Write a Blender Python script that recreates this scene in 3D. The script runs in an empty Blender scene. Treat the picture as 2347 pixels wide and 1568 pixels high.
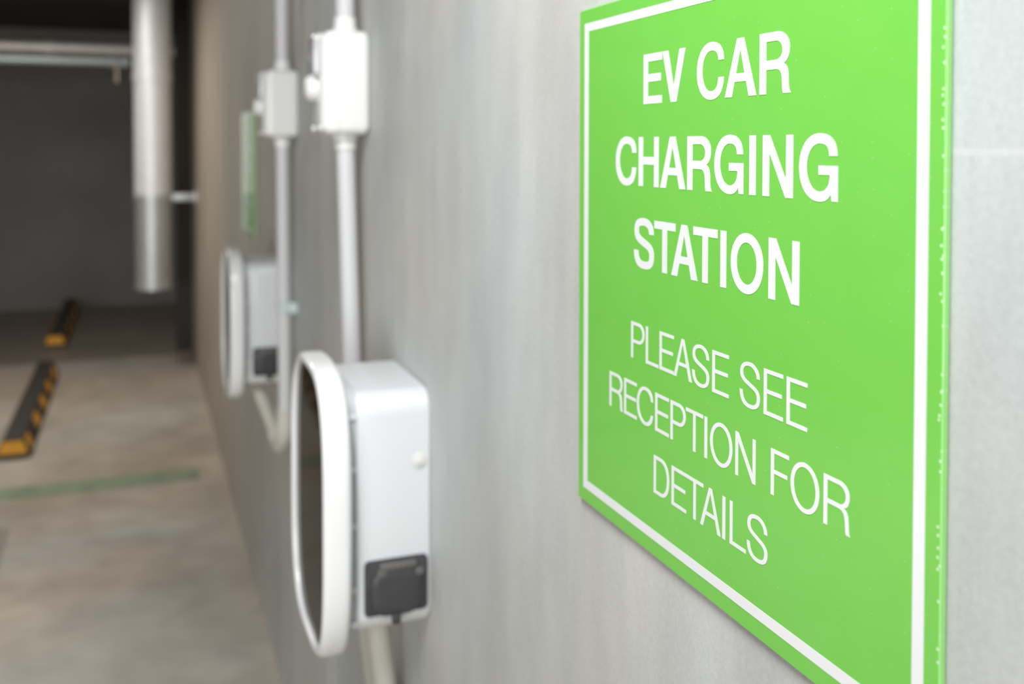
import bpy, bmesh, math, random
from mathutils import Vector, Matrix
from mathutils.geometry import tessellate_polygon
random.seed(7)
scene = bpy.context.scene
COL = scene.collection
PI = math.pi

# ------------------------------------------------------------------ materials
def mat(name, base=(.8, .8, .8), rough=.5, metal=0., spec=.5, var=0., vscale=8., bump=0., bscale=120., coat=0., emit=None):
    m = bpy.data.materials.new(name); m.use_nodes = True
    nt = m.node_tree; b = nt.nodes['Principled BSDF']
    b.inputs['Roughness'].default_value = rough
    b.inputs['Metallic'].default_value = metal
    b.inputs['Specular IOR Level'].default_value = spec
    b.inputs['Coat Weight'].default_value = coat
    b.inputs['Base Color'].default_value = (*base, 1)
    tc = nt.nodes.new('ShaderNodeTexCoord')
    n = nt.nodes.new('ShaderNodeTexNoise'); n.inputs['Scale'].default_value = vscale; n.inputs['Detail'].default_value = 6
    nt.links.new(tc.outputs['Object'], n.inputs['Vector'])
    r = nt.nodes.new('ShaderNodeMapRange')
    r.inputs['From Min'].default_value = .3; r.inputs['From Max'].default_value = .7
    r.inputs['To Min'].default_value = 1 - var; r.inputs['To Max'].default_value = 1 + var
    nt.links.new(n.outputs['Fac'], r.inputs['Value'])
    mx = nt.nodes.new('ShaderNodeVectorMath'); mx.operation = 'SCALE'
    mx.inputs[0].default_value = base
    nt.links.new(r.outputs['Result'], mx.inputs['Scale'])
    nt.links.new(mx.outputs['Vector'], b.inputs['Base Color'])
    if bump:
        n2 = nt.nodes.new('ShaderNodeTexNoise'); n2.inputs['Scale'].default_value = bscale; n2.inputs['Detail'].default_value = 4
        nt.links.new(tc.outputs['Object'], n2.inputs['Vector'])
        bp = nt.nodes.new('ShaderNodeBump'); bp.inputs['Strength'].default_value = bump; bp.inputs['Distance'].default_value = .002
        nt.links.new(n2.outputs['Fac'], bp.inputs['Height']); nt.links.new(bp.outputs['Normal'], b.inputs['Normal'])
    return m

class NT:
    """small node-graph helper"""
    def __init__(s, m): s.t = m.node_tree; s.b = s.t.nodes['Principled BSDF']; s.tc = s.t.nodes.new('ShaderNodeTexCoord')
    def n(s, k, **kw):
        x = s.t.nodes.new(k)
        for a, v in kw.items(): setattr(x, a, v)
        return x
    def l(s, a, b): s.t.links.new(a, b)
    def noise(s, scale, stretch=(1, 1, 1), detail=5, rough=.55, off=(0, 0, 0), dist=0.):
        mp = s.n('ShaderNodeMapping'); mp.inputs['Scale'].default_value = stretch; mp.inputs['Location'].default_value = off
        s.l(s.tc.outputs['Object'], mp.inputs['Vector'])
        n = s.n('ShaderNodeTexNoise'); n.inputs['Scale'].default_value = scale; n.inputs['Detail'].default_value = detail
        n.inputs['Roughness'].default_value = rough; n.inputs['Distortion'].default_value = dist
        s.l(mp.outputs['Vector'], n.inputs['Vector']); return n.outputs['Fac']
    def rng(s, v, a, b, c, d):
        r = s.n('ShaderNodeMapRange'); 
        for k, x in zip(('From Min', 'From Max', 'To Min', 'To Max'), (a, b, c, d)): r.inputs[k].default_value = x
        s.l(v, r.inputs['Value']); return r.outputs['Result']
    def math(s, op, a, b=None):
        m = s.n('ShaderNodeMath', operation=op)
        for i, x in enumerate((a, b)):
            if x is None: continue
            if isinstance(x, (int, float)): m.inputs[i].default_value = x
            else: s.l(x, m.inputs[i])
        return m.outputs[0]
    def mix(s, f, a, b, mode='MIX'):
        m = s.n('ShaderNodeMix', data_type='RGBA', blend_type=mode)
        if isinstance(f, (int, float)): m.inputs[0].default_value = f
        else: s.l(f, m.inputs[0])
        for i, x in ((6, a), (7, b)):
            if isinstance(x, tuple): m.inputs[i].default_value = (*x, 1)
            else: s.l(x, m.inputs[i])
        return m.outputs[2]
    def gray(s, v):
        c = s.n('ShaderNodeCombineXYZ')
        for i in range(3): s.l(v, c.inputs[i])
        return c.outputs[0]
    def xyz(s):
        x = s.n('ShaderNodeSeparateXYZ'); s.l(s.tc.outputs['Object'], x.inputs[0]); return x.outputs
    def bump(s, h, st, dist=.002):
        b = s.n('ShaderNodeBump'); b.inputs['Strength'].default_value = st; b.inputs['Distance'].default_value = dist
        s.l(h, b.inputs['Height']); s.l(b.outputs['Normal'], s.b.inputs['Normal'])

def newmat(name, rough=.5):
    m = bpy.data.materials.new(name); m.use_nodes = True
    m.node_tree.nodes['Principled BSDF'].inputs['Roughness'].default_value = rough
    return m, NT(m)

# smooth cast concrete wall with vertical streaks, blotches and fine grain
def wall_material():
    m, g = newmat('cast_concrete', .62)
    g.b.inputs['Specular IOR Level'].default_value = .35
    big = g.noise(1.7, (1, 1.4, .7), 4, .5)
    streak = g.noise(3.2, (1, 2.6, .35), 5, .6, (3, 1, 5))
    mid = g.noise(14, (1, 1.2, .7), 6, .65, (1, 7, 2))
    fine = g.noise(210, (1, 1, 1), 3, .7)
    grain = g.noise(900, (1, 1, 1), 2, .6)
    v = g.math('MULTIPLY', g.rng(big, .3, .7, .85, 1.10), g.rng(streak, .3, .7, .87, 1.09))
    v = g.math('MULTIPLY', v, g.rng(mid, .3, .7, .95, 1.045))
    v = g.math('MULTIPLY', v, g.rng(fine, .3, .7, .935, 1.06))
    v = g.math('MULTIPLY', v, g.rng(grain, .3, .7, .985, 1.012))
    x, y, z = g.xyz()
    # pale hairline joint beside the sign
    wob = g.rng(mid, .3, .7, -.0006, .0006)
    d = g.math('ABSOLUTE', g.math('ADD', g.math('SUBTRACT', z, 1.4975), wob))
    line = g.rng(d, .0007, .0024, 1, 0)
    line = g.math('MULTIPLY', line, g.rng(y, .36, .40, 1, 0))
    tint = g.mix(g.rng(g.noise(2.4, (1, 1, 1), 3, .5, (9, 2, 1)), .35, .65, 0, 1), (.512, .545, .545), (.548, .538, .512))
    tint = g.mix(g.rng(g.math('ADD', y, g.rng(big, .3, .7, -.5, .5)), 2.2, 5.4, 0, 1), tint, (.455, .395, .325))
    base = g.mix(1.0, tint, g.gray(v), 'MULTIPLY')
    base = g.mix(g.math('MULTIPLY', line, .28), base, (.72, .72, .71))
    # trowel scratches
    sc = g.noise(26, (1, 6, .8), 2, .5, (2, 2, 8), 1.2)
    scm = g.math('MULTIPLY', g.rng(sc, .66, .72, 0, 1), .10)
    base = g.mix(scm, base, (.66, .66, .64))
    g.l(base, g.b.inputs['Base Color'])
    g.bump(g.math('ADD', g.math('MULTIPLY', fine, .6), g.math('MULTIPLY', grain, .4)), .22, .0012)
    return m

def floor_material():
    m, g = newmat('worn_concrete_floor', .45)
    g.b.inputs['Specular IOR Level'].default_value = .3
    x, y, z = g.xyz()
    big = g.noise(1.6, (1, 1, 1), 5, .6)
    mid = g.noise(6.5, (1, 1, 1), 6, .65, (4, 1, 0))
    fine = g.noise(90, (1, 1, 1), 3, .6)
    v = g.math('MULTIPLY', g.rng(big, .3, .7, .84, 1.14), g.rng(mid, .3, .7, .88, 1.1))
    v = g.math('MULTIPLY', v, g.rng(fine, .3, .7, .96, 1.04))
    tint = g.mix(g.rng(g.noise(1.1, (1, 1, 1), 3, .5, (7, 3, 0)), .38, .62, 0, 1), (.485, .42, .345), (.50, .48, .425))
    # dust-paled strip along the foot of the wall
    wob = g.rng(mid, .3, .7, -.012, .012)
    strip = g.rng(g.math('ADD', x, wob), -.075, -.055, 0, 1)
    c = g.mix(g.math('MULTIPLY', strip, .7), tint, (.52, .47, .40))
    # pale threshold band, then the darker slab past it
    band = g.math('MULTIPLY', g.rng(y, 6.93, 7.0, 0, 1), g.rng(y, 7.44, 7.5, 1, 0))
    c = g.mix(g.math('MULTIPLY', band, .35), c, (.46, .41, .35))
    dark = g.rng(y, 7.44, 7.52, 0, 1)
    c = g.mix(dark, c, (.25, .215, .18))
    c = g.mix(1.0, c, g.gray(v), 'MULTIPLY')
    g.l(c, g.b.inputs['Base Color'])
    g.l(g.rng(mid, .3, .7, .34, .58), g.b.inputs['Roughness'])
    g.bump(fine, .15, .002)
    return m

def sign_material():
    m, g = newmat('green_acrylic', .05)
    g.b.inputs['Specular IOR Level'].default_value = .27
    x, y, z = g.xyz()
    n = g.noise(30, (1, 1, 1), 4, .5)
    c = g.mix(g.rng(n, .3, .7, 0, 1), (.170, .535, .078), (.178, .545, .083))
    # tiny dust specks on the face
    pl = g.n('ShaderNodeCombineXYZ'); g.l(y, pl.inputs[0]); g.l(z, pl.inputs[1]); pl = pl.outputs[0]
    vo = g.n('ShaderNodeTexVoronoi', voronoi_dimensions='2D'); vo.inputs['Scale'].default_value = 75; g.l(pl, vo.inputs['Vector'])
    sep = g.n('ShaderNodeSeparateColor'); g.l(vo.outputs['Color'], sep.inputs[0])
    sp = g.math('MULTIPLY', g.rng(vo.outputs['Distance'], .012, .03, 1, 0), g.rng(sep.outputs[0], .55, .9, 0, 1))
    c = g.mix(g.math('MULTIPLY', sp, .45), c, (.85, .9, .8))
    # chipped paint along the cut edge that faces the camera side
    vo2 = g.n('ShaderNodeTexVoronoi', voronoi_dimensions='2D'); vo2.inputs['Scale'].default_value = 230; g.l(pl, vo2.inputs['Vector'])
    sep2 = g.n('ShaderNodeSeparateColor'); g.l(vo2.outputs['Color'], sep2.inputs[0])
    ed = g.rng(g.math('ABSOLUTE', g.math('SUBTRACT', y, -.2096)), .0012, .0021, 1, 0)
    ch = g.math('MULTIPLY', g.math('MULTIPLY', g.rng(vo2.outputs['Distance'], .10, .24, 1, 0), g.rng(sep2.outputs[0], .4, .5, 0, 1)), ed)
    c = g.mix(g.math('MULTIPLY', ch, .7), c, (.86, .93, .82))
    # raw cut edge is a paler green
    edge = g.rng(y, -.2106, -.2102, 1, 0)
    c = g.mix(g.math('MULTIPLY', edge, .75), c, (.42, .86, .30))
    g.l(c, g.b.inputs['Base Color'])
    g.l(g.rng(g.noise(12), .3, .7, .035, .07), g.b.inputs['Roughness'])
    return m

M = {}
M['wall'] = wall_material()
M['floor'] = floor_material()
M['sign'] = sign_material()
M['vinyl'] = mat('white_vinyl', (.79, .80, .81), .07, var=.01)
M['backwall'] = mat('dark_painted_wall', (.235, .232, .215), .8, var=.12, vscale=1.3, bump=.2)
M['ceiling'] = mat('dark_ceiling', (.06, .057, .057), .9, var=.2, vscale=2, bump=.2)
M['sidewall'] = mat('grey_concrete', (.42, .41, .39), .8, var=.1, vscale=2, bump=.2)
M['jamb'] = mat('dark_jamb_paint', (.035, .031, .025), .6, var=.1, vscale=5)
M['charger'] = mat('white_charger_plastic', (.70, .705, .72), .38, var=.008, coat=.1)
M['bezel'] = mat('white_bezel_plastic', (.88, .88, .875), .25, var=.006, coat=.3)
M['gasket'] = mat('grey_gasket', (.50, .525, .545), .5, var=.03)
M['panel'] = mat('dark_glossy_panel', (.014, .0125, .009), .06, spec=.12, var=.1, vscale=4)
M['panel'].node_tree.nodes['Principled BSDF'].inputs['IOR'].default_value = 1.2
M['socket'] = mat('black_rubber_plastic', (.05, .049, .053), .42, var=.15, vscale=30)
M['taupe'] = mat('greyish_clip_plastic', (.13, .125, .12), .5, var=.05)
M['boxpl'] = mat('cream_white_plastic', (.87, .87, .85), .3, var=.006, coat=.2)
M['glasscov'] = mat('grey_cover_plastic', (.60, .605, .61), .12, var=.01, coat=.5)
M['screwcap'] = mat('cream_screw_cap', (.72, .72, .68), .35)
M['conduit'] = mat('white_pvc_conduit', (.67, .67, .68), .36, var=.012)
M['oldpvc'] = mat('cream_pvc_conduit', (.66, .64, .56), .4, var=.015)
M['clip'] = mat('clear_grey_clip', (.62, .70, .69), .15, coat=.5)
M['steel'] = mat('galvanised_steel', (.95, .97, .99), .42, metal=.3, var=.05, vscale=20, bump=.05, bscale=30)
M['dullsteel'] = mat('dull_galvanised_steel', (.70, .73, .74), .42, metal=.7, var=.06, vscale=16)
M['pipe'] = mat('painted_grey_pipe', (.78, .72, .69), .4, metal=.2, var=.06)
M['pipe2'] = mat('bluish_steel_pipe', (.58, .64, .67), .35, metal=.3, var=.06)
M['brass'] = mat('dull_brass', (.45, .38, .28), .4, metal=.6, var=.05)
M['rubber'] = mat('black_rubber', (.045, .043, .036), .75, var=.2, vscale=30, bump=.3)
M['yellow'] = mat('yellow_reflective_strip', (.85, .40, .02), .45, var=.1, vscale=25)
M['greenline'] = mat('faded_green_paint', (.25, .315, .22), .6, var=.22, vscale=9)

# ------------------------------------------------------------------ mesh helpers
def link(name, bm, m, parent=None, smooth=True, angle=35):
    me = bpy.data.meshes.new(name)
    bmesh.ops.recalc_face_normals(bm, faces=bm.faces[:])
    bm.to_mesh(me); bm.free()
    me.materials.append(m)
    if smooth:
        for p in me.polygons: p.use_smooth = True
        me.set_sharp_from_angle(angle=math.radians(angle))
    o = bpy.data.objects.new(name, me); COL.objects.link(o)
    if parent: o.parent = parent
    return o

def tag(o, label, cat=None, group=None):
    o['label'] = label
    if cat: o['category'] = cat
    if group: o['group'] = group
    return o

def thing(name, loc, label, cat, group=None):
    o = bpy.data.objects.new(name, None); COL.objects.link(o)
    o.location = loc; o.empty_display_size = .05
    return tag(o, label, cat, group)

def dup(root, loc, label):
    r = root.copy(); COL.objects.link(r); r.location = loc; r['label'] = label
    for ch in list(root.children):
        c = ch.copy(); COL.objects.link(c); c.parent = r
        for g in list(ch.children):
            d = g.copy(); COL.objects.link(d); d.parent = c
    return r

def box(bm, lo, hi, bev=0., seg=2):
    c = [(a + b) / 2 for a, b in zip(lo, hi)]; s = [b - a for a, b in zip(lo, hi)]
    r = bmesh.ops.create_cube(bm, size=1, matrix=Matrix.Translation(c) @ Matrix.Diagonal((*s, 1)))
    if bev:
        es = list({e for v in r['verts'] for e in v.link_edges})
        bmesh.ops.bevel(bm, geom=es, offset=bev, segments=seg, affect='EDGES', profile=.5)
    return bm

def loft(bm, sections, close_start=True, close_end=True):
    """sections: list of closed loops (same count) of 3D points"""
    rings = [[bm.verts.new(p) for p in s] for s in sections]
    n = len(rings[0])
    for a, b in zip(rings, rings[1:]):
        for i in range(n):
            j = (i + 1) % n
            bm.faces.new((a[i], a[j], b[j], b[i]))
    if close_start: bm.faces.new(rings[0])
    if close_end: bm.faces.new(rings[-1])
    return bm

def rrect(hw, hh, r, seg=8):
    pts = []
    for cx, cy, a0 in ((hw - r, hh - r, 0), (-hw + r, hh - r, PI / 2), (-hw + r, -hh + r, PI), (hw - r, -hh + r, 1.5 * PI)):
        for i in range(seg + 1):
            a = a0 + i * PI / 2 / seg
            pts.append((cx + r * math.cos(a), cy + r * math.sin(a)))
    return pts

def superell(hw, hh, n, cnt=96):
    pts = []
    for i in range(cnt):
        a = 2 * PI * i / cnt
        c, s = math.cos(a), math.sin(a)
        pts.append((hw * math.copysign(abs(c) ** (2 / n), c), hh * math.copysign(abs(s) ** (2 / n), s)))
    return pts

def YZ(loop, t, cy=0., cz=0.):          # loop in the wall plane at distance t from the wall
    return [(-t, cy + a, cz + b) for a, b in loop]

def XZ(loop, y, cx=0., cz=0.):
    return [(cx + a, y, cz + b) for a, b in loop]

def tube(bm, pts, r, seg=24, caps=True):
    """round tube through 3D points, parallel-transported frame"""
    pts = [Vector(p) for p in pts]
    rad = r if isinstance(r, (list, tuple)) else [r] * len(pts)
    tang = []
    for i in range(len(pts)):
        a = pts[max(i - 1, 0)]; b = pts[min(i + 1, len(pts) - 1)]
        tang.append((b - a).normalized())
    ref = Vector((0, 1, 0)) if abs(tang[0].y) < .9 else Vector((1, 0, 0))
    u = tang[0].cross(ref).normalized()
    rings = []
    for p, t, rr in zip(pts, tang, rad):
        u = (u - t * u.dot(t)).normalized(); v = t.cross(u)
        rings.append([p + rr * (math.cos(2 * PI * k / seg) * u + math.sin(2 * PI * k / seg) * v) for k in range(seg)])
    return loft(bm, rings, caps, caps)

def rounded_path(pts, rad, n=8):
    pts = [Vector(p) for p in pts]; out = [pts[0]]
    for a, b, c in zip(pts, pts[1:], pts[2:]):
        d1 = (a - b); d2 = (c - b)
        k = min(rad, d1.length * .45, d2.length * .45)
        p, q = b + d1.normalized() * k, b + d2.normalized() * k
        for i in range(n + 1):
            s = i / n
            out.append((1 - s) ** 2 * p + 2 * s * (1 - s) * b + s * s * q)
    out.append(pts[-1]); return out

# ------------------------------------------------------------------ lettering: grotesque capitals drawn as outlines
def bez(p0, p1, p2, p3, n=14):
    out = []
    for i in range(1, n + 1):
        s = i / n; a = (1 - s) ** 3; b = 3 * s * (1 - s) ** 2; c = 3 * s * s * (1 - s); d = s ** 3
        out.append((a * p0[0] + b * p1[0] + c * p2[0] + d * p3[0], a * p0[1] + b * p1[1] + c * p2[1] + d * p3[1]))
    return out

def arc(p, q, first, k=.56):
    """quarter-oval from p to q; first='h' leaves p horizontally, 'v' vertically"""
    if first == 'h': c1 = (p[0] + k * (q[0] - p[0]), p[1]); c2 = (q[0], q[1] + k * (p[1] - q[1]))
    else: c1 = (p[0], p[1] + k * (q[1] - p[1])); c2 = (q[0] + k * (p[0] - q[0]), q[1])
    return bez(p, c1, c2, q)

def glyph(ch, w, s, b, bold):
    """list of contours (first outer, rest holes), cap height 1, width w, stem s, bar b"""
    o = .017
    if ch == 'I': return [[(0, 0), (w, 0), (w, 1), (0, 1)]]
    if ch == 'L': return [[(0, 0), (w, 0), (w, b), (s, b), (s, 1), (0, 1)]]
    if ch in 'EF':
        m0, m1 = (.44, .595) if bold else (.474, .562)
        if ch == 'E':
            mw = .94 * w
            return [[(0, 0), (w, 0), (w, b), (s, b), (s, m0), (mw, m0), (mw, m1), (s, m1), (s, 1 - b), (w, 1 - b), (w, 1), (0, 1)]]
        mw = .91 * w
        return [[(0, 0), (s, 0), (s, m0), (mw, m0), (mw, m1), (s, m1), (s, 1 - b), (w, 1 - b), (w, 1), (0, 1)]]
    if ch == 'T':
        c = w / 2
        return [[(c - s / 2, 0), (c + s / 2, 0), (c + s / 2, 1 - b), (w, 1 - b), (w, 1), (0, 1), (0, 1 - b), (c - s / 2, 1 - b)]]
    if ch == 'H':
        m0, m1 = .44, .60
        return [[(0, 0), (s, 0), (s, m0), (w - s, m0), (w - s, 0), (w, 0), (w, 1), (w - s, 1), (w - s, m1), (s, m1), (s, 1), (0, 1)]]
    if ch == 'N':
        d = (.245 if bold else .15) * w; y1, y2 = (.29, .71) if bold else (.2, .8)
        s = s * .98
        return [[(0, 0), (s, 0), (s, y2), (w - d, 0), (w, 0), (w, 1), (w - s, 1), (w - s, y1), (d, 1), (0, 1)]]
    if ch == 'V':
        f = (.225 if bold else .13); a = .215 if bold else .12
        c = w / 2
        # outer feet on top, point at the bottom
        top_in = f
        apex_in = .30 if bold else .17
        return [[(0, 1), (top_in, 1), (c, apex_in), (w - top_in, 1), (w, 1), (c + a / 2, 0), (c - a / 2, 0)]]
    if ch == 'A':
        f = (.225 if bold else .135); a = (.21 if bold else .125); c = w / 2
        h0, h1 = (.255, .40) if bold else (.305, .395)
        L = lambda y: (c - a / 2) * y                       # outer left edge x at height y
        apex = .80 if bold else .875                          # height of the counter's tip
        inner = lambda y: f + (c - f) * (y / apex)            # inner-left edge
        outer = [(0, 0), (f, 0), (inner(h0), h0), (w - inner(h0), h0), (w - f, 0), (w, 0), (c + a / 2, 1), (c - a / 2, 1)]
        hole = [(inner(h1), h1), (c, apex), (w - inner(h1), h1)]
        return [outer, hole]
    if ch == 'O':
        k = .565
        def oval(x0, x1, y0, y1):
            c = (x0 + x1) / 2; m = .5
            p = [(c, y1)] + arc((c, y1), (x0, m), 'h', k) + arc((x0, m), (c, y0), 'v', k) + arc((c, y0), (x1, m), 'h', k) + arc((x1, m), (c, y1), 'v', k)
            return p[:-1]
        return [oval(0, w, -o, 1 + o), oval(s, w - s, b - .01, 1 - b + .01)]
    if ch == 'D':
        xo = .50 * w
        out = [(0, 0), (0, 1), (xo * .9, 1)] + arc((xo * .9, 1), (w, .5), 'h', .62) + arc((w, .5), (xo * .9, 0), 'v', .62)
        i = xo * .85
        hole = [(s, b), (s, 1 - b), (i, 1 - b)] + arc((i, 1 - b), (w - s, .5), 'h', .62) + arc((w - s, .5), (i, b), 'v', .62)
        return [out, hole]
    if ch == 'P':
        y0 = .425; ym = (1 + y0) / 2; xo = .56 * w
        out = [(0, 0), (0, 1), (xo, 1)] + arc((xo, 1), (w, ym), 'h') + arc((w, ym), (xo, y0), 'v') + [(s, y0), (s, 0)]
        hole = [(s, y0 + b), (s, 1 - b), (xo, 1 - b)] + arc((xo, 1 - b), (w - s, ym), 'h') + arc((w - s, ym), (xo, y0 + b), 'v')
        return [out, hole]
    if ch == 'R':
        if bold:
            xr = .965 * w
            out = [(0, 0), (0, 1), (.56 * w, 1)] + arc((.56 * w, 1), (xr, .73), 'h') + \
                bez((xr, .73), (xr, .60), (.89 * w, .51), (.775 * w, .48)) + \
                bez((.775 * w, .48), (.89 * w, .45), (.925 * w, .36), (.932 * w, .27)) + \
                bez((.932 * w, .27), (.94 * w, .15), (.93 * w, .07), (w, 0)) + [(.765 * w, 0)] + \
                bez((.765 * w, 0), (.72 * w, .06), (.735 * w, .14), (.725 * w, .21)) + \
                bez((.725 * w, .21), (.715 * w, .34), (.67 * w, .395), (.50 * w, .395)) + [(s, .395), (s, 0)]
            hole = [(s, .548), (s, .852), (.53 * w, .852)] + arc((.53 * w, .852), (.735 * w, .70), 'h') + arc((.735 * w, .70), (.53 * w, .548), 'v')
        else:
            xr = .975 * w
            out = [(0, 0), (0, 1), (.60 * w, 1)] + arc((.60 * w, 1), (xr, .745), 'h') + \
                bez((xr, .745), (xr, .62), (.90 * w, .52), (.76 * w, .495)) + \
                bez((.76 * w, .495), (.90 * w, .46), (.935 * w, .37), (.945 * w, .26)) + \
                bez((.945 * w, .26), (.955 * w, .14), (.95 * w, .04), (w, 0)) + [(.855 * w, 0)] + \
                bez((.855 * w, 0), (.815 * w, .05), (.82 * w, .14), (.81 * w, .22)) + \
                bez((.81 * w, .22), (.795 * w, .37), (.75 * w, .45), (.56 * w, .45)) + [(s, .45), (s, 0)]
            hole = [(s, .54), (s, .912), (.58 * w, .912)] + arc((.58 * w, .912), (.835 * w, .73), 'h') + arc((.835 * w, .73), (.58 * w, .54), 'v')
        return [out, hole]
    if ch in 'CG':
        tw = (.20 if bold else .125) * w if ch == 'C' else (.205 if bold else .125) * w
        yu, yl = (.675, .375) if bold else (.69, .33)
        c = .53 * w
        xR = w if ch == 'C' else .985 * w
        top = bez((xR, yu), (xR - .01, .89), (c + .31 * w, 1 + o), (c, 1 + o)) + arc((c, 1 + o), (0, .5), 'h', .58) + arc((0, .5), (c, -o), 'v', .58)
        inner_up = arc((c, b - o), (s, .5), 'h', .56) + arc((s, .5), (c, 1 - b + o), 'v', .56) + \
            bez((c, 1 - b + o), (c + .20 * w, 1 - b + o), (xR - tw - .01, .80), (xR - tw, yu))
        if ch == 'C':
            return [[(w, yu)] + top + bez((c, -o), (c + .31 * w, -o), (w - .01, .13), (w, yl)) + [(w - tw, yl)] +
                    bez((w - tw, yl), (w - tw - .015, .22), (c + .18 * w, b - o), (c, b - o)) + inner_up]
        h0, h1 = .39, .53
        return [[(xR, yu)] + top + bez((c, -o), (c + .16 * w, -o), (.75 * w, .02), (.825 * w, .105)) + [(.85 * w, 0), (w, 0), (w, h1), (.51 * w, h1), (.51 * w, h0), (.80 * w, h0)] +
                bez((.80 * w, h0), (.79 * w, .22), (.70 * w, b - o), (c, b - o)) + inner_up]
    if ch == 'S':
        # centre line, then offset by a width that follows the stroke direction
        hs, hb = s / 2, b / 2
        yu, yl = .70, .345
        xr, xl = w - hs - .02 * w, hs + .02 * w
        c = w * .5
        P = [(w - hs - .015 * w, yu)]
        P += bez(P[-1], (w - hs - .02 * w, .87), (c + .20 * w, 1 + o - hb), (c, 1 + o - hb), 18)
        P += bez(P[-1], (c - .24 * w, 1 + o - hb), (xl, .90), (xl, .745), 18)
        P += bez(P[-1], (xl, .59), (c - .17 * w, .565), (c, .515), 18)
        P += bez(P[-1], (c + .20 * w, .465), (w - hs, .43), (w - hs, .265), 18)
        P += bez(P[-1], (w - hs, .09), (c + .25 * w, -o + hb), (c, -o + hb), 18)
        P += bez(P[-1], (c - .23 * w, -o + hb), (hs, .12), (hs, yl), 18)
        Lf, Rt = [], []
        for i in range(len(P)):
            a = P[max(i - 1, 0)]; q = P[min(i + 1, len(P) - 1)]
            tx, ty = q[0] - a[0], q[1] - a[1]; l = math.hypot(tx, ty); tx /= l; ty /= l
            if i in (0, len(P) - 1): tx = 0; ty = 1 if ty > 0 else -1
            hw = math.sqrt((hs * ty) ** 2 + (hb * tx) ** 2)
            Lf.append((P[i][0] - ty * hw, P[i][1] + tx * hw)); Rt.append((P[i][0] + ty * hw, P[i][1] - tx * hw))
        return [Lf + Rt[::-1]]
    raise ValueError(ch)

def area2(l): return sum(a[0] * b[1] - b[0] * a[1] for a, b in zip(l, l[1:] + l[:1]))

def add_glyph(bm, contours, y_left, z0, cap, t0, t1):
    """letter facing -x: reading direction runs towards smaller y"""
    cs = []
    for i, c in enumerate(contours):
        cl = [c[0]]
        for p in c[1:]:
            if math.hypot(p[0] - cl[-1][0], p[1] - cl[-1][1]) > 1e-5: cl.append(p)
        if math.hypot(cl[0][0] - cl[-1][0], cl[0][1] - cl[-1][1]) < 1e-5: cl.pop()
        if (area2(cl) > 0) != (i == 0): cl = cl[::-1]
        cs.append(cl)
    tris = tessellate_polygon([[Vector((p[0], p[1], 0)) for p in c] for c in cs])
    flat = [p for c in cs for p in c]
    F = [bm.verts.new((-t1, y_left - p[0] * cap, z0 + p[1] * cap)) for p in flat]
    B = [bm.verts.new((-t0, y_left - p[0] * cap, z0 + p[1] * cap)) for p in flat]
    for t in tris:
        try: bm.faces.new([F[i] for i in t])
        except ValueError: pass
    k = 0
    for c in cs:
        n = len(c)
        for i in range(n):
            j = (i + 1) % n
            bm.faces.new((F[k + i], F[k + j], B[k + j], B[k + i]))
        k += n

# ------------------------------------------------------------------ the setting
XL, YR, YB, ZC = -7.0, -4.0, 9.95, 2.55
def slab(name, lo, hi, m):
    bm = bmesh.new(); box(bm, lo, hi)
    o = link(name, bm, m, smooth=False); o['kind'] = 'structure'; return o
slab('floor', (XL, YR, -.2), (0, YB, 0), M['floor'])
slab('ceiling', (XL, YR, ZC), (0, YB, ZC + .2), M['ceiling'])
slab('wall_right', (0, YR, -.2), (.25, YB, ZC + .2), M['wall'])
slab('wall_back', (XL, YB, -.2), (.25, YB + .25, ZC + .2), M['backwall'])
slab('wall_left', (XL - .25, YR, -.2), (XL, YB + .25, ZC + .2), M['sidewall'])
slab('wall_front', (XL - .25, YR - .25, -.2), (.25, YR, ZC + .2), M['sidewall'])
slab('trim_1', (-.105, 7.60, 0), (0, 7.80, ZC), M['jamb'])

bm = bmesh.new(); box(bm, (-2.6, 4.64, 0), (-.115, 4.80, .0012))
o = link('bay_line', bm, M['greenline'], smooth=False)
tag(o, 'faded green bay line painted across the concrete floor', 'line')

# ------------------------------------------------------------------ the green sign
SY, SZ = .5842, 1.1905          # middle of its foot on the wall
def letters(parent, text, cap, base, bold, label):
    bm = bmesh.new()
    s, b = (.190, .155) if bold else (.118, .088)
    for ch, yl, yr in text:
        w = (yl - yr) / cap
        ss = s if ch != 'I' else w
        add_glyph(bm, glyph(ch, w, ss, b, bold), yl - SY, base - SZ, cap, .0039, .0042)
    o = link('lettering', bm, M['vinyl'], parent, smooth=False)
    o['label'] = label
    return o

sign = thing('charging_sign', (0, SY, SZ), 'large bright green sign with white letters, close by on the near wall', 'sign', 'green signs on the concrete wall')
bm = bmesh.new()
hw, hh = .2112, .2132
def sq(i): return [(-(hw - i), i), (hw - i, i), (hw - i, 2 * hh - i), (-(hw - i), 2 * hh - i)]
loft(bm, [YZ(sq(0), .0007), YZ(sq(0), .0036), YZ(sq(.0003), .0040)])
link('panel', bm, M['sign'], sign, smooth=False)
bm = bmesh.new(); loft(bm, [YZ(sq(.004), 0), YZ(sq(.004), .0007)])  # inset black sheet, added so the gap behind the panel looks deeper in shadow
tag(link('shadow_backing', bm, M['rubber'], sign, smooth=False), 'black sheet added behind the panel to darken its shadow gap')
bm = bmesh.new()
yo, yi = .2006, .1926
z0, z1, z2, z3 = .0119, .0194, .4073, .4143
for y0_, z0_, y1_, z1_ in ((-yo, z0, yo, z1), (-yo, z2, yo, z3), (yi, z1, yo, z2), (-yo, z1, -yi, z2)):
    box(bm, (-.0042, y0_ + .0, z0_), (-.0039, y1_, z1_))
bmesh.ops.remove_doubles(bm, verts=bm.verts[:], dist=1e-6)
tag(link('border', bm, M['vinyl'], sign, smooth=False), 'thin white border line')
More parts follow.
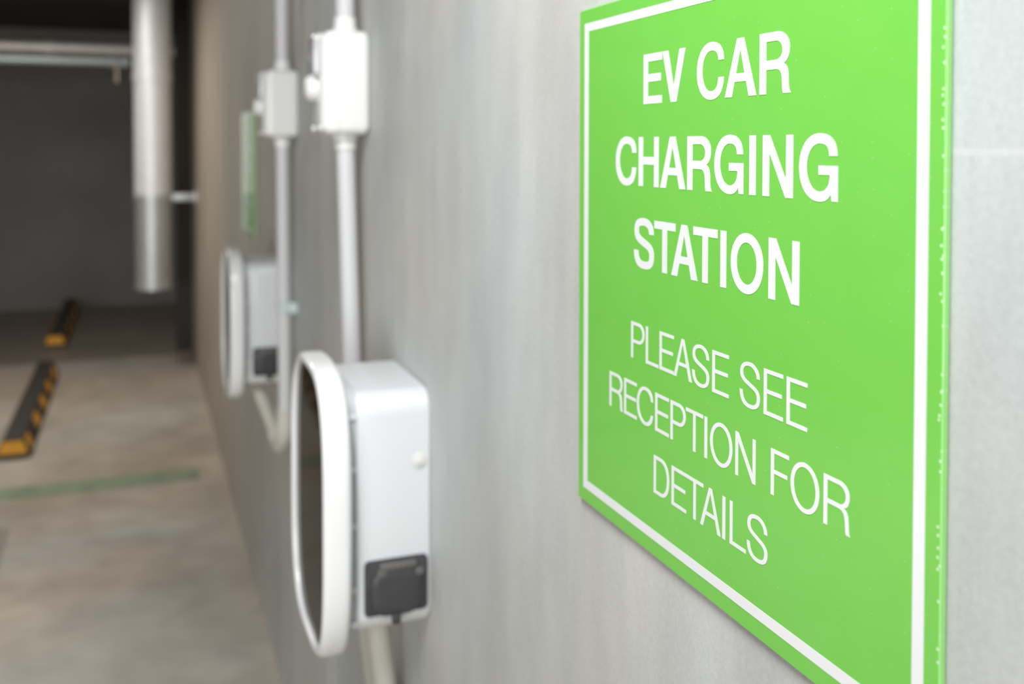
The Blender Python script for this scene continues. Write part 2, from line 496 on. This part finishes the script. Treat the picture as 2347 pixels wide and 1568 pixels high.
letters(sign, [('E', .6777, .6492), ('V', .6485, .6156), ('C', .6002, .5663), ('A', .5652, .5293), ('R', .5262, .4943)], .0377, 1.5316, True, 'bold white letters EV CAR')
letters(sign, [('C', .7243, .6890), ('H', .6851, .6535), ('A', .6512, .6149), ('R', .6125, .5803), ('G', .5773, .5429), ('I', .5365, .5293), ('N', .5221, .4914), ('G', .4858, .4511)], .0377, 1.4689, True, 'bold white letters CHARGING')
letters(sign, [('S', .6920, .6601), ('T', .6596, .6283), ('A', .6341, .5979), ('T', .6038, .5726), ('I', .5692, .5620), ('O', .5568, .5206), ('N', .5152, .4846)], .0377, 1.4061, True, 'bold white letters STATION')
letters(sign, [('P', .6963, .6743), ('L', .6721, .6524), ('E', .6508, .6299), ('A', .6297, .6046), ('S', .6042, .5820), ('E', .5783, .5581), ('S', .5454, .5231), ('E', .5192, .4994), ('E', .4960, .4762)], .0284, 1.3338, False, 'thin white letters PLEASE SEE')
letters(sign, [('R', .7341, .7104), ('E', .7079, .6865), ('C', .6862, .6604), ('E', .6570, .6365), ('P', .6341, .6125), ('T', .6123, .5894), ('I', .5876, .5840), ('O', .5804, .5533), ('N', .5499, .5272), ('F', .5112, .4930), ('O', .4915, .4647), ('R', .4610, .4384)], .0285, 1.2863, False, 'thin white letters RECEPTION FOR')
letters(sign, [('D', .6587, .6354), ('E', .6320, .6114), ('T', .6113, .5886), ('A', .5925, .5667), ('I', .5647, .5611), ('L', .5559, .5373), ('S', .5362, .5140)], .0285, 1.2388, False, 'thin white letters DETAILS')
dup(sign, (0, 3.60, SZ), 'distant narrow-looking green sign on the wall beyond both switch boxes')

# ------------------------------------------------------------------ wall chargers
def make_charger(loc):
    R = thing('wall_charger', loc, 'nearer white wall-mounted car charger with dark glossy front, below the brighter switch box', 'charger', 'wall chargers on the concrete wall')
    # local frame: y=0 middle, z=0 at the middle height (world 1.02); -x is off the wall
    bm = bmesh.new()
    bl = lambda i: [(a, b - .006) for a, b in rrect(.112 - i, .160 - i, .030 - i * .6)]
    loft(bm, [YZ(bl(.003), 0), YZ(bl(0), .003), YZ(bl(0), .096), YZ(bl(.002), .1)])
    link('body', bm, M['charger'], R)
    bm = bmesh.new(); gl = [(a, b - .006) for a, b in rrect(.106, .165, .034)]
    loft(bm, [YZ(gl, .0995), YZ(gl, .115)])
    g = link('gasket', bm, M['gasket'], R)
    for zz in (.125, .055, -.02, -.105, -.15):
        bm = bmesh.new(); box(bm, (-.1135, -.1085, zz - .004), (-.1, -.1055, zz + .004), .0008)
        link('clip', bm, M['charger'], R)
    # bezel ring, taller than the body, soft rounded lip
    bm = bmesh.new()
    HW, HH = .1445, .196
    se = lambda i: [(a - .003, b - .010) for a, b in
                    [p if p[1] >= 0 else q for p, q in zip(superell(HW - i, HH - i, 3.3, 120), superell(HW - i, HH - i, 3.4, 120))]]
    prof = [(.1135, .020), (.113, .009), (.1155, .003), (.1195, .0005), (.124, 0), (.140, .0), (.1455, .0012), (.149, .004), (.1503, .0075), (.1495, .0105), (.1475, .0122), (.1435, .0125)]
    loft(bm, [YZ(se(i), t) for t, i in prof], True, True)
    link('bezel', bm, M['bezel'], R, angle=60)
    bm = bmesh.new()
    pr = [(.1425, .0126), (.1438, .0128), (.1440, .02), (.1442, .05)]
    loft(bm, [YZ(se(i), t) for t, i in pr])
    tag(link('front_panel', bm, M['panel'], R, angle=60), 'dark glossy front panel')
    # socket on the side that faces the near end
    bm = bmesh.new()
    lp = rrect(.043, .037, .007)
    def side(loop, y, cx, cz): return [(cx + a, y, cz + b) for a, b in loop]
    loft(bm, [side(lp, -.1080, -.0485, -.103), side(lp, -.1145, -.0485, -.103), side(rrect(.041, .035, .006), -.1155, -.0485, -.103)])
    s = tag(link('socket_plate', bm, M['socket'], R), 'black socket plate on the side')
    bm = bmesh.new()
    ci = lambda r: [(r * math.cos(2 * PI * k / 40), r * math.sin(2 * PI * k / 40)) for k in range(40)]
    loft(bm, [side(rrect(.034, .031, .020), -.1150, -.048, -.109), side(rrect(.034, .031, .020), -.1190, -.048, -.109), side(rrect(.031, .028, .018), -.1210, -.048, -.109), side(rrect(.022, .020, .012), -.1222, -.048, -.109)])
    link('socket_cap', bm, M['socket'], s)
    bm = bmesh.new(); box(bm, (-.072, -.122, -.079), (-.022, -.114, -.070), .002)
    tag(link('hinge', bm, M['taupe'], s), 'taupe hinge bar')
    bm = bmesh.new(); box(bm, (-.056, -.124, -.152), (-.044, -.114, -.138), .003)
    link('latch', bm, M['socket'], s)
    for xx, zz in ((-.069, -.083), (-.018, -.086)):
        bm = bmesh.new(); box(bm, (xx - .006, -.1215, zz - .005), (xx + .006, -.114, zz + .005), .002)
        tag(link('latch', bm, M['taupe'], s), 'small taupe latch')
    # cable gland lip under the body and screw boss
    bm = bmesh.new()
    tube(bm, [(-.050, .0, -.160), (-.050, 0, -.176)], [.021, .019], 28)
    link('cable_gland', bm, M['charger'], R)
    bm = bmesh.new()
    loft(bm, [side(ci(.0105), -.1115, -.016, .060), side(ci(.0105), -.1130, -.016, .060), side(ci(.0095), -.1135, -.016, .060), side(ci(.0055), -.1136, -.016, .060), side(ci(.005), -.1155, -.016, .060), side(ci(.003), -.1160, -.016, .060)])
    link('screw', bm, M['screwcap'], R)
    return R
ch1 = make_charger((0, 1.393, 1.018))
ch2 = dup(ch1, (0, 2.745, 1.041), 'farther white wall-mounted car charger, partly hidden behind a thin white conduit')

# ------------------------------------------------------------------ isolator switch boxes
def make_switch(loc):
    R = thing('isolator_switch', loc, 'nearer and brighter white isolator switch box on the concrete wall', 'switch', 'isolator switch boxes above the chargers')
    bm = bmesh.new()
    r1 = lambda i: rrect(.046 - i, .087 - i, .014 - i * .4)
    loft(bm, [YZ(r1(.010), 0), YZ(r1(.0055), .0015), YZ(r1(.002), .005), YZ(r1(0), .011), YZ(r1(0), .053), YZ(r1(.0004), .0535)])
    link('housing', bm, M['boxpl'], R)
    bm = bmesh.new()
    loft(bm, [YZ(r1(.0004), .0538), YZ(r1(.0), .0543), YZ(r1(0), .062), YZ(r1(.0015), .0695), YZ(r1(.005), .0755), YZ(r1(.010), .0800), YZ(r1(.016), .0825), YZ(r1(.022), .083)])
    link('cover', bm, M['boxpl'], R)
    bm = bmesh.new()
    wl = lambda i: rrect(.036 - i, .036 - i, .010)
    loft(bm, [YZ(wl(0), .082, 0, .045), YZ(wl(0), .088, 0, .045), YZ(wl(.002), .092, 0, .045), YZ(wl(.007), .0935, 0, .045)])
    link('window_plate', bm, M['glasscov'], R)
    bm = bmesh.new()
    ci = lambda r: [(r * math.cos(2 * PI * k / 40), r * math.sin(2 * PI * k / 40)) for k in range(40)]
    loft(bm, [YZ(ci(.0225), .082, 0, -.008), YZ(ci(.0225), .090, 0, -.008), YZ(ci(.0215), .095, 0, -.008), YZ(ci(.0185), .099, 0, -.008), YZ(ci(.014), .102, 0, -.008), YZ(ci(.008), .1035, 0, -.008)])
    link('knob', bm, M['boxpl'], R)
    for zz, s in ((.087, 1), (-.087, -1)):
        bm = bmesh.new()
        tube(bm, [(-.034, 0, zz - s * .004), (-.034, 0, zz + s * .008), (-.034, 0, zz + s * .009), (-.034, 0, zz + s * .024), (-.034, 0, zz + s * .026)], [.0215, .0215, .0185, .0185, .0165], 28)
        link('gland', bm, M['boxpl'], R)
    for y_, z_ in ((.034, .076), (-.034, .076), (.034, -.076), (-.034, -.076)):
        bm = bmesh.new()
        loft(bm, [YZ(ci(.005), .080, y_, z_), YZ(ci(.005), .0845, y_, z_), YZ(ci(.003), .0855, y_, z_)])
        link('screw', bm, M['boxpl'], R)
    return R
sw1 = make_switch((0, 1.693, 1.6045))
sw2 = dup(sw1, (0, 2.487, 1.6005), 'farther, smaller-looking white isolator switch box beside the distant green sign')
sw2.scale = (1, 1, .935)

# ------------------------------------------------------------------ conduits (each run is one thing; its clips and elbows are parts)
def conduit(name, pieces, clips, elbows, label, group):
    R = thing(name, pieces[0][0][0], label, 'conduit', group)
    L = Vector(pieces[0][0][0])
    for pts, r, m in pieces:
        bm = bmesh.new(); tube(bm, [Vector(p) - L for p in rounded_path(pts, .03)], r, 24)
        link('tube', bm, m, R)
    for p, d, m in clips:
        bm = bmesh.new(); p = Vector(p) - L
        box(bm, (-L.x - .020, p.y - .026, p.z - .014), (-L.x, p.y + .016, p.z + .014), .005)
        tube(bm, [(p.x, p.y, p.z - .012), (p.x, p.y, p.z + .012)], .0195, 24)
        tag(link('mounting_clip', bm, m, R), 'clip fixing the conduit to the wall')
    for pts in elbows:
        bm = bmesh.new(); tube(bm, [Vector(p) - L for p in rounded_path(pts, .05, 10)], .0195, 24)
        link('elbow', bm, M['oldpvc'], R)
    return R
RC = .0155
g = 'white conduits running to the chargers'
conduit('conduit', [([(-.034, 1.693, 1.496), (-.026, 1.676, 1.10), (-.024, 1.674, .90)], RC, M['conduit']),
                    ([(-.024, 1.676, .92), (-.024, 1.672, .86), (-.030, 1.47, .66), (-.032, 1.43, .62)], RC, M['oldpvc']),
                    ([(-.056, 1.400, .868), (-.050, 1.400, .84), (-.034, 1.400, .715), (-.032, 1.410, .64)], RC, M['oldpvc'])],
        [((-.0245, 1.675, .96), 0, M['clip'])], [[(-.0345, 1.400, .70), (-.032, 1.402, .628), (-.032, 1.455, .645)]],
        'white conduit dropping from the nearer switch box behind the nearer charger', g)
conduit('conduit', [([(-.034, 2.487, 1.499), (-.032, 2.487, 1.20), (-.030, 2.484, .845)], RC, M['conduit']),
                    ([(-.032, 2.570, .735), (-.0745, 2.745, .864)], RC, M['oldpvc'])],
        [((-.031, 2.484, 1.10), 0, M['clip'])], [[(-.030, 2.484, .85), (-.030, 2.495, .775), (-.032, 2.565, .731), (-.040, 2.604, .757)]],
        'white conduit dropping from the farther switch box in front of the farther charger', g)
conduit('conduit', [([(-.034, 1.693, 1.713), (-.034, 1.693, 2.548)], RC, M['conduit'])], [], [], 'white conduit rising from the top of the nearer switch box', g)
conduit('conduit', [([(-.034, 2.487, 1.700), (-.034, 2.487, 2.548)], RC, M['conduit'])], [], [], 'white conduit rising from the top of the farther switch box', g)

# ------------------------------------------------------------------ exhaust duct
D0 = (-.272, 6.95, .555)
R = thing('ventilation_duct', D0, 'shiny galvanised round duct hanging open-ended above the floor by the wall', 'duct')
def ring_tube(r, z0, z1, th=.002, seg=56):
    bm = bmesh.new()
    c = lambda rr, z: [(rr * math.cos(2 * PI * k / seg), rr * math.sin(2 * PI * k / seg), z) for k in range(seg)]
    rings = [c(r, z0), c(r, z1), c(r - th, z1), c(r - th, z0)]
    vs = [[bm.verts.new(p) for p in s] for s in rings]
    for a in range(4):
        A, B = vs[a], vs[(a + 1) % 4]
        for i in range(seg):
            j = (i + 1) % seg; bm.faces.new((A[i], A[j], B[j], B[i]))
    return bm
link('lower_section', ring_tube(.113, 0, .605), M['dullsteel'], R)
link('middle_section', ring_tube(.1165, .60, 1.385), M['steel'], R)
link('upper_section', ring_tube(.1195, 1.38, ZC - .555), M['steel'], R)
def band(z, r, h):
    bm = ring_tube(r, z - h / 2, z + h / 2, .006); return bm
link('collar', band(1.385, .1245, .035), M['steel'], R)
link('collar', band(.60, .121, .045), M['dullsteel'], R)
link('rim', band(.014, .117, .028), M['dullsteel'], R)
bm = bmesh.new(); box(bm, (.115, -.012, .575), (.268, .012, .622), .003); box(bm, (.262, -.04, .555), (.272, .04, .642), .002)
link('bracket', bm, M['dullsteel'], R)

# ------------------------------------------------------------------ pipes under the ceiling past the threshold
R = thing('ceiling_pipe', (-6.9, 7.85, 2.195), 'upper of two grey pipes running across under the dark ceiling', 'pipe')
bm = bmesh.new(); tube(bm, [(-.1, 0, 0), (6.795, 0, .0)], .037, 28); link('tube', bm, M['pipe'], R)
for xx in (2.2, 4.2, 5.95):
    bm = bmesh.new(); tube(bm, [(xx - .03, 0, 0), (xx + .03, 0, 0)], .043, 28); link('coupling', bm, M['pipe'], R)
    bm = bmesh.new(); tube(bm, [(xx + .62, 0, .02), (xx + .62, 0, ZC - 2.196)], .005, 12); link('hanger_rod', bm, M['dullsteel'], R)
R = thing('ceiling_pipe', (-2.6, 7.82, 2.105), 'lower, shorter bluish pipe with a small drop nozzle at its end', 'pipe')
bm = bmesh.new(); tube(bm, [(-4.4, 0, .0), (2.17, 0, -.0)], .033, 28); link('tube', bm, M['pipe2'], R)
for xx in (2.07, 2.155):
    bm = bmesh.new(); tube(bm, [(xx - .03, 0, -.0), (xx - .022, 0, 0), (xx + .022, 0, -.0), (xx + .03, 0, 0)], [.034, .041, .041, .034], 28); link('coupling', bm, M['pipe2'], R)
bm = bmesh.new(); tube(bm, [(2.10, 0, -.03), (2.10, 0, -.10), (2.10, 0, -.105), (2.10, 0, -.15), (2.10, 0, -.155)], [.02, .02, .028, .026, .012], 24)
link('nozzle', bm, M['brass'], R)

# ------------------------------------------------------------------ wheel stops
def make_stop(loc, label):
    R = thing('wheel_stop', loc, label, 'wheel stop', 'rubber wheel stops on the floor')
    Ln = 1.84
    bm = bmesh.new()
    prof = [(-.075, 0), (.075, 0), (.075, .03), (.048, .092), (.040, .1), (-.040, .1), (-.048, .092), (-.075, .03)]
    loft(bm, [XZ([(a * .93, z * .9) for a, z in prof], 0), XZ(prof, .03), XZ(prof, Ln - .03), XZ([(a * .93, z * .9) for a, z in prof], Ln)])
    link('rubber_bar', bm, M['rubber'], R, angle=25)
    # yellow strips let into both sloping sides and the ends
    def strip(y0, y1, sx):
        bm = bmesh.new()
        a, b_, c, d = (.0765, .034), (.0495, .091), (.0455, .089), (.072, .034)
        loft(bm, [XZ([(sx * p, q) for p, q in (a, b_, c, d)], y0), XZ([(sx * p, q) for p, q in (a, b_, c, d)], y1)])
        link('yellow_strip', bm, M['yellow'], R, smooth=False)
    for k in range(5):
        y0 = .035 + k * .375
        for sx in (1, -1): strip(y0, y0 + (.17 if k else .11), sx)
    bm = bmesh.new()
    loft(bm, [XZ([(-.066, .026), (.066, .026), (.044, .086), (-.044, .086)], -.003), XZ([(-.066, .026), (.066, .026), (.044, .086), (-.044, .086)], .012)])
    link('yellow_strip', bm, M['yellow'], R, smooth=False)
    return R
w1 = make_stop((-.932, 5.24, 0), 'middle black and yellow wheel stop, just past the green line')
dup(w1, (-.945, 8.03, 0), 'black and yellow wheel stop in the dim area past the pale threshold')
dup(w1, (-.955, 2.42, 0), 'black wheel stop before the green line, only its tip showing at the left edge')

# ------------------------------------------------------------------ lights: ceiling lamps of the garage
def area(name, loc, size, power, color, target=None, spread=PI):
    l = bpy.data.lights.new(name, 'AREA'); l.shape = 'RECTANGLE'; l.size, l.size_y = size
    l.energy = power; l.color = color; l.spread = spread
    o = bpy.data.objects.new(name, l); COL.objects.link(o); o.location = loc
    if target is not None:
        d = Vector(target) - Vector(loc); o.rotation_euler = d.to_track_quat('-Z', 'Y').to_euler()
    return o
area('ceiling_lamp_near', (-.62, .30, 2.50), (.3, 1.1), 38, (.985, .995, 1.0), (-.5, .5, 0))
area('ceiling_lamp_bay', (-2.7, 2.8, 2.52), (.25, 1.5), 46, (1., .985, .96), spread=1.75)
area('ceiling_lamp_far', (-1.25, 5.7, 2.52), (.25, 1.3), 34, (1., .93, .85))
area('daylight_from_entrance', (-2.9, -3.7, 1.40), (4.6, 2.1), 195, (.95, .98, 1.), (-.9, 3, 1.2))

w = bpy.data.worlds.new('World'); scene.world = w; w.use_nodes = True
w.node_tree.nodes['Background'].inputs['Color'].default_value = (.9, .95, 1, 1)
w.node_tree.nodes['Background'].inputs['Strength'].default_value = .05

# ------------------------------------------------------------------ camera: 35 mm lens with a little vertical shift
F, CXp, CYp, xv = 2280., 1173.5, 387., 315.
p = math.atan(F / 97000); a = math.atan((CXp - xv) / F * math.cos(p)); roll = .0016
f = Vector((math.sin(a) * math.cos(p), math.cos(a) * math.cos(p), -math.sin(p)))
r = Vector((math.cos(a), -math.sin(a), 0)); u = r.cross(f)
r, u = math.cos(roll) * r + math.sin(roll) * u, math.cos(roll) * u - math.sin(roll) * r
cd = bpy.data.cameras.new('camera'); cam = bpy.data.objects.new('camera', cd); COL.objects.link(cam)
cam.matrix_world = Matrix(((r.x, u.x, -f.x, -.3666), (r.y, u.y, -f.y, 0), (r.z, u.z, -f.z, 1.5), (0, 0, 0, 1)))
cd.sensor_width = 36; cd.lens = 36 * F / 2347
cd.shift_x = 0; cd.shift_y = -(784 - CYp) / 2347
cd.clip_start = .02
cd.dof.use_dof = True; cd.dof.focus_distance = .635; cd.dof.aperture_fstop = 5.2
scene.camera = cam

vs = scene.view_settings
vs.view_transform = 'Standard'; vs.look = 'None'; vs.gamma = 1; vs.exposure = 0.0; vs.use_curve_mapping = False
